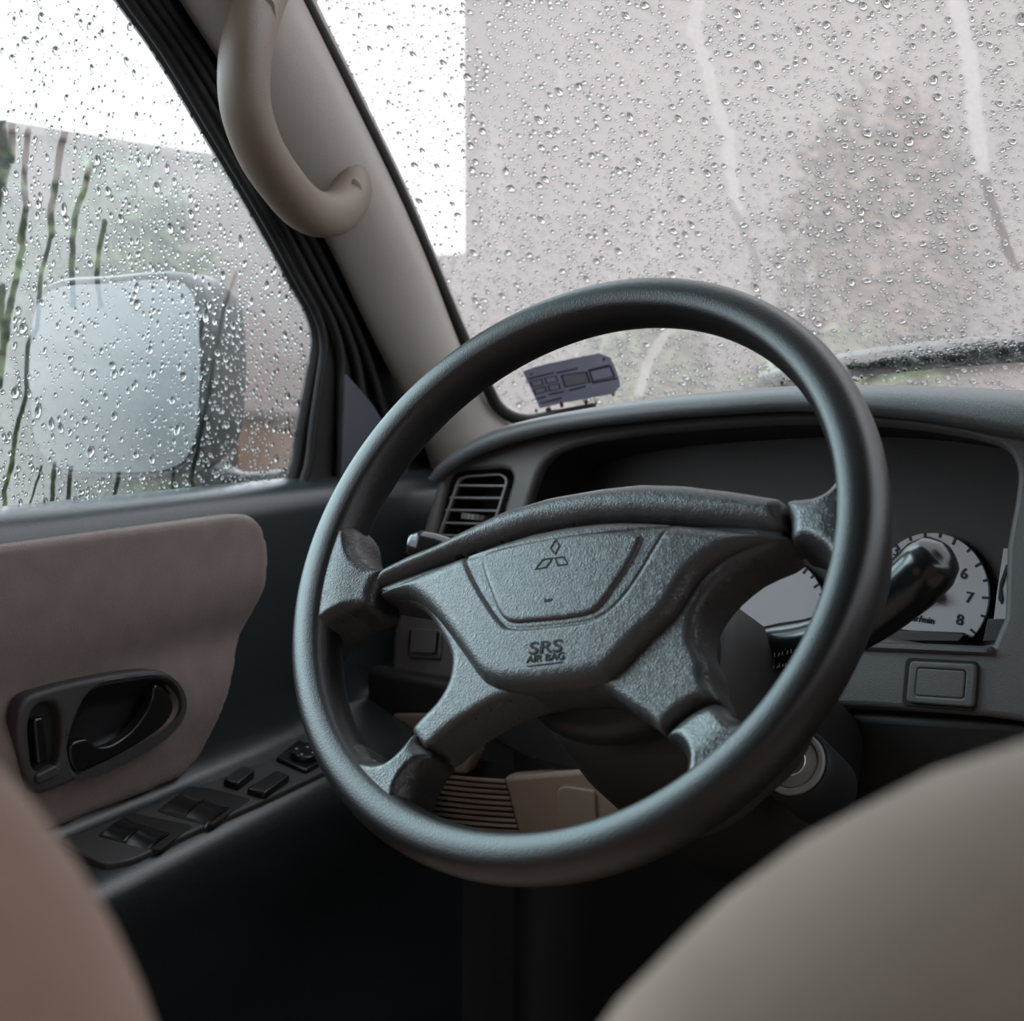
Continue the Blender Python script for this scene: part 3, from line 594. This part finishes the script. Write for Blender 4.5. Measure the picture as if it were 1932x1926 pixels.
for k in range(13):
    xr, yr = 955+2.7*k, 1474+10.6*k; P_ = [LOW.W(xr-(xr-780)*t, yr-20*t+3*math.sin(t*3.1), .0) for t in np.linspace(0, 1, 6)]
    tube('grille_slat', P_, .0019, M_BEIGE, dash, 6)

# ================================================================== DOOR
door = struct(thing('door_1', (-.44, -.05, .05), 'dark vinyl driver door with beige cloth insert, armrest and window switches', None))
prof = [(-.475, .55), (-.475, .702), (-.462, .706), (-.448, .705), (-.436, .701), (-.427, .692), (-.4225, .678), (-.423, .64), (-.4265, .58), (-.427, .52), (-.425, .49), (-.420, .4705), (-.410, .4650), (-.385, .4585), (-.360, .4535), (-.349, .4495), (-.342, .443), (-.339, .433), (-.341, .42), (-.350, .385), (-.375, .34), (-.405, .30), (-.418, .26), (-.425, .18), (-.425, .04), (-.475, .04)]
rows = []
for y in np.concatenate([np.linspace(-.62, .26, 12), np.linspace(.29, .47, 8)]):
    row = []
    for x, z in prof:
        k = min(1, max(0, (y-.26)/.16)); k = k*k*(3-2*k)
        if .2 < z < .49: zz = z + .082*(y-.068); xx = x*(1-k) + max(-.427, min(x, -.422))*k
        else: zz, xx = z, x
        row.append(V((xx, y, zz)))
    rows.append(row)
loft('door_panel', rows, M_DOOR, door)
ins_px = [(-260, 1066), (-120, 1046), (0, 1029), (200, 1002), (440, 970), (474, 971), (494, 988), (502, 1025), (500, 1100), (480, 1180), (430, 1290), (402, 1370), (377, 1430), (342, 1470), (250, 1508), (120, 1558), (0, 1600), (-120, 1640), (-260, 1690)]
ins_uv = round_poly(DOOR.pts(ins_px, .004), .008)
bez_px = [(50, 1317), (95, 1299), (145, 1286), (238, 1269), (300, 1265), (331, 1278), (349, 1308), (350, 1337), (331, 1368), (269, 1412), (186, 1452), (120, 1484), (68, 1497), (47, 1460), (33, 1395), (36, 1345)]
bez_uv = sp2(DOOR.pts(bez_px, .016), 4)
def ins_hf(X, Y, D): return -.04*np.clip((poly_dist(X, Y, bez_uv)[0]-.007)/.003, 0, 1) -.010*np.exp(-((Y-.575-.03*X)/.022)**2) + .004*np.exp(-((Y-.635)/.03)**2) + .006*np.exp(-((Y-.53)/.03)**2)
insert = inflate('door_insert', ins_uv, DOOR, .006, .007, -.012, .004, M_INSERT, door, ins_hf)
bez_px = [(50, 1317), (95, 1299), (145, 1286), (238, 1269), (300, 1265), (331, 1278), (349, 1308), (350, 1337), (331, 1368), (269, 1412), (186, 1452), (120, 1484), (68, 1497), (47, 1460), (33, 1395), (36, 1345)]
lev_hole = [(124, 1405), (140, 1350), (165, 1306), (240, 1287), (310, 1284), (334, 1308), (338, 1340), (305, 1384), (152, 1461), (138, 1456), (127, 1430)]
lock_hole = [(52, 1352), (66, 1330), (95, 1326), (108, 1345), (110, 1400), (100, 1444), (62, 1452), (52, 1410)]
hz = .016
bez = plate('handle_bezel', [bez_uv, sp2(DOOR.pts(lev_hole, hz-.004), 4), sp2(DOOR.pts(lock_hole, hz-.004), 4)], DOOR, hz, .016, .0042, M_SWP, door, 3)
inflate('handle_cup', sp2(DOOR.pts([(112, 1405), (128, 1345), (158, 1298), (240, 1280), (312, 1276), (343, 1305), (346, 1342), (305, 1392), (152, 1470), (130, 1465), (118, 1430)], hz-.008), 3), DOOR, .0095, .002, -.004, .0030, M_BLACK, bez, lambda X, Y, D: -.012*np.clip(D/.02, 0, 1))
plate('lock_slot', [sp2(DOOR.pts([(44, 1350), (64, 1320), (98, 1318), (115, 1345), (116, 1402), (105, 1455), (60, 1460), (46, 1410)], hz-.01), 3)], DOOR, .007, .006, .001, M_GROOVE, bez)
lever = [(132, 1404), (160, 1394), (168, 1396), (176, 1405), (190, 1409), (212, 1404), (245, 1380), (272, 1345), (286, 1316), (290, 1293), (308, 1298), (324, 1322), (325, 1343), (300, 1376), (152, 1456), (140, 1453), (130, 1430)]
plate('release_lever', [sp2(DOOR.pts(lever, hz-.002), 3)], DOOR, hz-.001, .010, .0022, M_GLOSS, bez, 3)
lb = plate('lock_button', [round_poly(DOOR.pts([(62, 1356), (82, 1352), (92, 1438), (70, 1444)], hz), .003)], DOOR, hz+.001, .010, .0022, M_GLOSS, bez)
plate('lock_tab', [round_poly(DOOR.pts([(62, 1462), (102, 1442), (110, 1452), (108, 1462), (68, 1480)], hz), .003)], DOOR, hz+.003, .010, .002, M_SWP, bez)
tube('window_wiper_strip', [onx(-300, 1044, -.452), onx(0, 1002, -.452), onx(300, 960, -.452), onx(540, 925, -.452)], .0050, M_RUBBER, door, 8)
# armrest switch panel
swp_px = [(108, 1585), (245, 1535), (351, 1489), (505, 1434), (575, 1391), (640, 1375), (650, 1436), (611, 1455), (500, 1508), (379, 1561), (254, 1620), (200, 1631), (156, 1612)]
swp = plate('switch_panel', [round_poly(ARM.pts(swp_px, .006), .006)], ARM, .006, .010, .002, M_SWP, door)
def rocker(q, name='window_switch'):
    P = [V((*ARM.px(*p, .008), 0)) for p in q]; rows = []
    for i in range(9):
        t = i/8; A_ = P[0].lerp(P[1], t); B_ = P[3].lerp(P[2], t); z = .0055 + .0055*math.sin(math.pi*t)**.7 - .002*t
        rows.append([ARM.P(A_.x, A_.y, .004), ARM.P(A_.x, A_.y, z-.0012), ARM.P(*A_.lerp(B_, .06).xy, z), ARM.P(*A_.lerp(B_, .5).xy, z-.0008), ARM.P(*A_.lerp(B_, .94).xy, z), ARM.P(B_.x, B_.y, z-.0012), ARM.P(B_.x, B_.y, .004)])
    return loft(name, rows, M_GLOSS, swp, False, False, 35)
def recess_shade(q): return plate('switch_well_shade', [round_poly(ARM.pts(q, .006), .004)], ARM, .0066, .003, .0006, M_GROOVE, swp)  # flat black plate; shade of the well around the rockers put into its colour
recess_shade([(182, 1577), (246, 1532), (278, 1540), (365, 1558), (300, 1606), (240, 1592)]); recess_shade([(294, 1530), (356, 1484), (400, 1488), (474, 1508), (400, 1558), (345, 1546)])
rocker([(188, 1573), (244, 1535), (285, 1550), (232, 1587)]); rocker([(233, 1588), (286, 1550), (332, 1563), (276, 1602)])
rocker([(300, 1526), (353, 1489), (396, 1501), (345, 1538)]); rocker([(346, 1539), (398, 1502), (442, 1516), (388, 1555)])
def button(q, name, mat=M_GLOSS, h=.013): return plate(name, [round_poly(ARM.pts(q, .009), .003)], ARM, h, .009, .002, mat, swp)
button([(420, 1476), (455, 1450), (482, 1460), (450, 1486)], 'lock_switch'); button([(464, 1492), (520, 1458), (548, 1468), (500, 1502)], 'lock_switch', h=.012)
kb = button([(520, 1430), (562, 1396), (606, 1408), (604, 1440), (578, 1455)], 'mirror_adjuster', h=.010)
kc = ARM.px(574, 1424, .012); plate('mirror_knob', [disc(ARM, kc[0], kc[1], .0115, 24)], ARM, .016, .007, .002, M_GLOSS, kb)
for k in range(4):
    t = math.pi/2*k+.4; plate('knob_arrow', [disc(ARM, kc[0]+.0075*math.cos(t), kc[1]+.0075*math.sin(t), .0014, 6)], ARM, .0164, .001, .0002, M_PRINT, kb, 1)

# ================================================================== GRAB HANDLE
gh = thing('grab_handle', onx(600, 420, -.40), 'curved tan grab handle screwed to the pale A-pillar cover', 'grab handle')
GP = [(545, -75, -.415), (505, -30, -.385), (478, 40, -.368), (461, 120, -.358), (463, 200, -.355), (488, 278, -.357), (530, 345, -.362), (578, 395, -.370), (622, 405, -.378), (649, 388, -.384), (663, 358, -.392), (656, 325, -.402), (650, 298, -.415)]
P_ = [onx(*p) for p in GP]
tube('handle_bar', P_, [.019, .020, .0205, .0205, .0200, .0195, .0195, .0195, .0195, .0190, .0186, .0175, .0090], M_HANDLE, gh, 20, 1.0, sm=4)
def cap(pxs, x, nrm):
    c = onx(sum(p[0] for p in pxs)/len(pxs), sum(p[1] for p in pxs)/len(pxs), x); n_ = V(nrm).normalized(); e2 = V((0, 0, 1)); e1 = e2.cross(n_)
    f = Fr(c, e1, e2); plate('screw_cover', [round_poly(f.pts(pxs), .004)], f, .003, .010, .0015, M_HANDLE, gh)
cap([(497, -5), (518, 0), (522, 35), (503, 80), (483, 48)], -.3535, (.75, -.62, .1)); cap([(668, 333), (683, 350), (682, 382), (668, 400), (655, 368)], -.3745, (.78, -.60, .1))

# ================================================================== STICKER ON THE WINDSHIELD
SF = Fr(WS.P(0, 0, .0025), WS.e1, WS.e2)
st = plate('inspection_sticker', [SF.pts([(987, 700), (1010, 692), (1034, 686), (1080, 676), (1131, 666), (1151, 674), (1160, 692), (1168, 715), (1170, 728), (1159, 742), (1100, 753), (1060, 760), (1019, 770), (1003, 735)])], SF, .0004, .0006, .0001, M_STICK, None, 1)
tag(st, 'torn blue-grey printed sticker on the windshield above the dash', 'sticker')
def sframe(q, wd=2.2, fill=None):
    c = np.mean(q, 0); inn = [tuple(c+(np.array(p)-c)*(1-2*wd/np.linalg.norm(np.array(p)-c))) for p in q]
    o = plate('printed_box', [SF.pts(q), SF.pts(inn)], SF, .0009, .0005, .00005, M_STICK2, st, 1)
    if fill: plate('printed_panel', [SF.pts(inn)], SF, .0008, .0004, .00005, fill, st, 1)
for q in ([(1000, 719), (1023, 714), (1026, 725), (1004, 730)], [(1027, 712), (1050, 708), (1054, 719), (1031, 724)], [(1006, 734), (1029, 728), (1033, 738), (1010, 744)], [(1033, 727), (1055, 722), (1059, 733), (1037, 738)]): sframe(q, 1.2)
sframe([(1058, 707), (1108, 700), (1115, 721), (1066, 730)], 1.8, M_STICK3); sframe([(1111, 699), (1153, 689), (1161, 710), (1117, 720)], 1.8)
for x0, y0, x1, y1 in ((998, 714, 1046, 702), (1050, 703, 1090, 694), (1110, 698, 1150, 688), (1074, 736, 1105, 728), (1012, 752, 1030, 748), (1020, 760, 1060, 750), (1036, 744, 1064, 738), (1000, 706, 1006, 704), (1118, 722, 1164, 713)):
    plate('printed_line', [SF.pts([(x0, y0-1.3), (x1, y1-1.3), (x1, y1+1.3), (x0, y0+1.3)])], SF, .0009, .0005, .00005, M_STICK2, st, 1)
g = random.Random(5)
for k, (x, y, s) in enumerate(((1036, 772, 6), (1060, 764, 5), (1106, 758, 5), (1124, 760, 3), (1056, 778, 3), (1158, 744, 3), (1140, 677, 3), (1012, 774, 3))):
    L_ = [(x+s*g.uniform(.5, 1.1)*math.cos(t), y+s*1.3*g.uniform(.5, 1.1)*math.sin(t)) for t in np.linspace(0, 2*math.pi, 9, endpoint=False)]
    plate('adhesive_scrap', [SF.pts(L_)], SF, .0010, .0006, .00005, M_RUST, st, 1)

# ================================================================== SEATS
def seat(name, label, cx, half, yf, yb, ztop, tilt, rc):
    s = thing(name, (cx, (yf+yb)/2, 0), label, 'car seat')
    out = []; n = 26; H = ztop-.30
    def shape(z):                                            # half width at a height, rounded shoulders
        t = max(0., (z-(ztop-rc))/rc); return half-.0 - rc*.85*(1-math.sqrt(max(0, 1-t*t))) - .03*max(0, (.50-z))
    zs = list(np.linspace(.28, ztop-rc, 10)) + [ztop-rc+rc*math.sin(a) for a in np.linspace(0, math.pi/2, 14)[1:]]
    rows = []
    for z in zs:
        hw = max(.02, shape(z)); k = max(0., (z-(ztop-.09))/.09); dth = (yb-yf)*.5*math.sqrt(max(.02, 1-k**2.5)); ym = (yf+yb)/2 + tilt*(ztop-z); row = []
        for a in np.linspace(0, 2*math.pi, 44, endpoint=False):
            c, s_ = math.cos(a), math.sin(a); row.append(V((cx + hw*math.copysign(abs(c)**.55, c), ym + dth*math.copysign(abs(s_)**.6, s_), z)))
        rows.append(row)
    loft('backrest', rows, M_SEAT, s, True, True)
    box('cushion', (cx-.25, yf+tilt*.3+.02, .18), (cx+.25, yf+tilt*.3+.50, .34), M_SEAT, s, .05)
    for x in (-.06, .06): tube('headrest_post', [(cx+x, (yf+yb)/2, ztop-.06), (cx+x, (yf+yb)/2-.01, ztop+.06)], .006, M_METAL, s, 10)
    rows = []
    for z, sc in ((ztop+.04, .75), (ztop+.06, .95), (ztop+.12, 1), (ztop+.18, .97), (ztop+.20, .7)):
        rows.append([V((cx+.13*sc*math.copysign(abs(math.cos(a))**.6, math.cos(a)), (yf+yb)/2-.01+.045*sc*math.copysign(abs(math.sin(a))**.6, math.sin(a)), z)) for a in np.linspace(0, 2*math.pi, 28, endpoint=False)])
    loft('headrest', rows, M_SEAT, s, True, True); return s
seat('driver_seat', 'beige cloth driver seat backrest blurred at the left edge', 0., .279, -.553, -.666, .773, .136, .106)
seat('passenger_seat', 'beige cloth passenger seat shoulder blurred in the right foreground', .649, .367, -.429, -.561, .764, .058, .198)

# ================================================================== SIDE MIRROR (outside)
mirr = thing('side_mirror', MIR.P(.05, .05, -.1), 'black door mirror with pale reflecting glass seen through the side window', 'mirror')
M_MIRG = material('mirror_glass', (.15, .175, .18), .25, metal=1.); M_MIRH = material('mirror_housing', (.010, .014, .014), .4)
mf_px = [(72, 575), (105, 545), (200, 535), (335, 530), (368, 555), (380, 640), (380, 740), (368, 838), (335, 880), (220, 892), (110, 880), (74, 845), (58, 700)]
mf = sp2(MIR.pts(mf_px), 4); mc = np.mean(mf, 0)
plate('mirror_face', [mf], MIR, .003, .006, .001, M_MIRG, mirr)
rows = []
for d_, sc, sh in ((.004, 1.04, 0), (-.01, 1.09, 0), (-.05, 1.08, .004), (-.09, .97, .008), (-.125, .75, .01), (-.145, .4, .012)):
    rows.append([MIR.P(*(mc+(np.array(p)-mc)*sc+np.array((sh, 0))), d_) for p in mf])
rows.insert(0, [MIR.P(*(mc+(np.array(p)-mc)*1.0), -.004) for p in mf])
loft('mirror_shell', rows, M_MIRH, mirr, True, True)
q0 = onx(440, 915, -.60); q1 = onx(560, 915, -.50)
tube('mirror_arm', [MIR.P(mc[0]+.04, mc[1]-.085, -.06), q0, q1], [.03, .026, .03], M_MIRH, mirr, 14, .6, (0, 0, 1), sm=3)

# ================================================================== OUTSIDE: hood, wiper, house, plants
M_HOOD = material('hood_paint', (.15, .118, .10), .35, coat=.6)
rows = []
for y in np.linspace(.64, 1.62, 10):
    t = (y-.64)/.98; rows.append([V((x, y, .738 + .012*math.sin(math.pi*min(1, t*1.1)) - .05*max(0, t-.7)**2/.09*.6 - .05*((x-.42)/.8)**4)) for x in np.linspace(-.42, 1.26, 14)] + [V((1.28, y, .3)), V((-.44, y, .3))])
hood = loft('car_hood', rows, M_HOOD, None, True, True); tag(hood, 'pale beige wet car hood seen over the dash', 'car hood')
wp = thing('windshield_wiper', WS.W(1750, 690, -.02), 'black wiper blade lying along the bottom of the windshield', 'wiper')
wpath = [WS.W(x, y, -.012) for x, y in ((1440, 742), (1520, 722), (1620, 704), (1740, 690), (1850, 681), (1960, 673), (2300, 655))]
tube('blade', wpath, .0036, M_RUBBER, wp, 8, sm=3)
tube('blade_spine', [p + WS.e2*.010 - WS.n*.008 for p in wpath], .0075, M_MIRH, wp, 8, sm=3)
M_WALL = material('house_wall', (.225, .180, .168), .9, bump=.5, scale=8, var=.12)
M_WALL2 = material('brick_wall', (.36, .235, .165), .9, bump=.5, scale=8, var=.2)
M_ROOF = material('roof_tile', (.16, .10, .085), .8, bump=.5, scale=10, var=.2)
M_WIN = material('house_window', (.05, .055, .06), .2)
def house(name, label, lo, hi, mat, wins):
    h = thing(name, (lo[0], lo[1], lo[2]), label, 'house'); box('wall', lo, hi, mat, h)
    for (a, b) in wins: f = box('window_pane', a, b, M_WIN, h)
    return h
hs_ = house('house', 'pinkish grey rendered house wall beyond the windshield', (-5.87, 8, -.55), (6, 12, 5.2), M_WALL, [((-.8, 7.97, 1.4), (.6, 8.0, 3))])
box('roof_eave', (-6.0, 7.6, 5.2), (6.2, 12.2, 5.4), M_ROOF, hs_)
gw = thing('garden_wall', (-6.2, 5, -.55), 'pinkish plastered garden wall beyond the side window', 'wall')
box('wall_body', (-6.3, 1.6, -.55), (-6.05, 6.9, 2.0), M_WALL, gw); box('coping', (-6.36, 1.6, 2.0), (-6.0, 6.9, 2.05), M_WALL, gw)
bw = thing('brick_planter', (-5.6, 6.2, -.55), 'low orange brick planter wall behind the door mirror', 'planter')
box('brick_face', (-5.95, 5.7, -.55), (-5.3, 6.9, .45), M_WALL2, bw); box('coping', (-6.0, 5.65, .45), (-5.25, 6.95, .50), M_WALL, bw)
dh = house('house', 'distant pale house beyond the left edge of the windshield', (-34, 26, -.55), (-15.5, 32, 3.2), M_WALL, [])
def leafy(name, label, c, rad, n, col, seed, cat='shrub', leaf=.09):
    t = thing(name, (c[0], c[1], -.55), label, cat); g = np.random.default_rng(seed); vs = []; fs = []
    m = material(name+'_leaf', col, .6, var=.35, scale=60)
    for k in range(n):
        d = g.normal(size=3); d /= np.linalg.norm(d); r = g.uniform(.55, 1.0); p = np.array(c) + d*np.array(rad)*r
        if p[2] < -.5: continue
        a = g.normal(size=3); a /= np.linalg.norm(a); b = np.cross(a, d); b /= (np.linalg.norm(b)+1e-6); s = leaf*g.uniform(.6, 1.4); i = len(vs)
        vs += [tuple(p-a*s), tuple(p+b*s*.45), tuple(p+a*s), tuple(p-b*s*.45)]; fs.append((i, i+1, i+2, i+3))
    f = mk('foliage', vs, fs, m, t, False); f['kind'] = 'stuff'
    tube('stem', [(c[0], c[1], -.55), (c[0]+.03, c[1], c[2]*.5-.2), (c[0], c[1], c[2])], [.06, .045, .02], M_ROOF, t, 8)
    return t
leafy('hedge_shrub', 'tall dark green hedge shrub at the far left of the side window', (-5.3, 3.12, .80), (.5, .62, 1.35), 2600, (.045, .075, .018), 1)
leafy('hedge_shrub', 'dark green hedge shrub standing right of the tall one', (-5.5, 4.42, .70), (.45, .58, 1.25), 1800, (.055, .080, .020), 2)
leafy('garden_bush', 'olive green bush in front of the house wall', (-3.75, 6.9, .55), (.45, .4, .75), 1500, (.10, .12, .045), 3)
leafy('garden_bush', 'brown leafless bush high against the house wall', (-2.55, 7.5, 1.35), (.60, .3, 1.1), 1700, (.12, .075, .055), 4)
leafy('garden_bush', 'low green bush at the foot of the house', (-2.4, 6.6, .25), (.7, .42, .75), 1500, (.11, .13, .05), 5)
leafy('garden_bush', 'small green plant near the hood edge', (-2.75, 4.6, .25), (.22, .22, .30), 500, (.06, .12, .03), 6, leaf=.06)

# ================================================================== RAINDROPS (uncountable)
M_WATER = bpy.data.materials.new('water'); M_WATER.use_nodes = True; nt = M_WATER.node_tree; nt.nodes.clear()
out = nt.nodes.new('ShaderNodeOutputMaterial'); gl = nt.nodes.new('ShaderNodeBsdfGlass'); gl.inputs['IOR'].default_value = 1.33; gl.inputs['Roughness'].default_value = 0.0
nt.links.new(gl.outputs[0], out.inputs[0])
def drops(name, fr, spots, label, base=-.0045):
    vs = []; fs = []; n = 9
    for (a, b, r, el, ang) in spots:
        i0 = len(vs); ph = random.random()*6; ca, sa = math.cos(ang), math.sin(ang); w = [1+.16*math.sin(2*t+ph)+.08*math.sin(3*t+ph*2) for t in (2*math.pi*k/n for k in range(n))]
        for (q, h) in ((1, 0), (.96, .26), (.74, .56), (.36, .70)):
            for k in range(n):
                t = 2*math.pi*k/n; x = r*q*w[k]*math.cos(t); y = r*el*q*w[k]*math.sin(t); vs.append(fr.P(a+x*ca-y*sa, b+x*sa+y*ca, base-h*r))
        vs.append(fr.P(a, b, base-.73*r)); vs.append(fr.P(a, b, base))
        for j in range(3):
            for k in range(n): fs.append((i0+j*n+k, i0+j*n+(k+1) % n, i0+(j+1)*n+(k+1) % n, i0+(j+1)*n+k))
        for k in range(n): fs.append((i0+3*n+k, i0+3*n+(k+1) % n, i0+4*n)); fs.append((i0+(k+1) % n, i0+k, i0+4*n+1))
    o = mk(name, vs, fs, M_WATER, None); recalc(o); tag(o, label, 'raindrops', kind='stuff'); return o
drops('raindrops', SG, side_drops, 'raindrops clinging to the fogged driver door window')
drops('raindrops', WS, ws_drops, 'raindrops covering the fogged windshield')
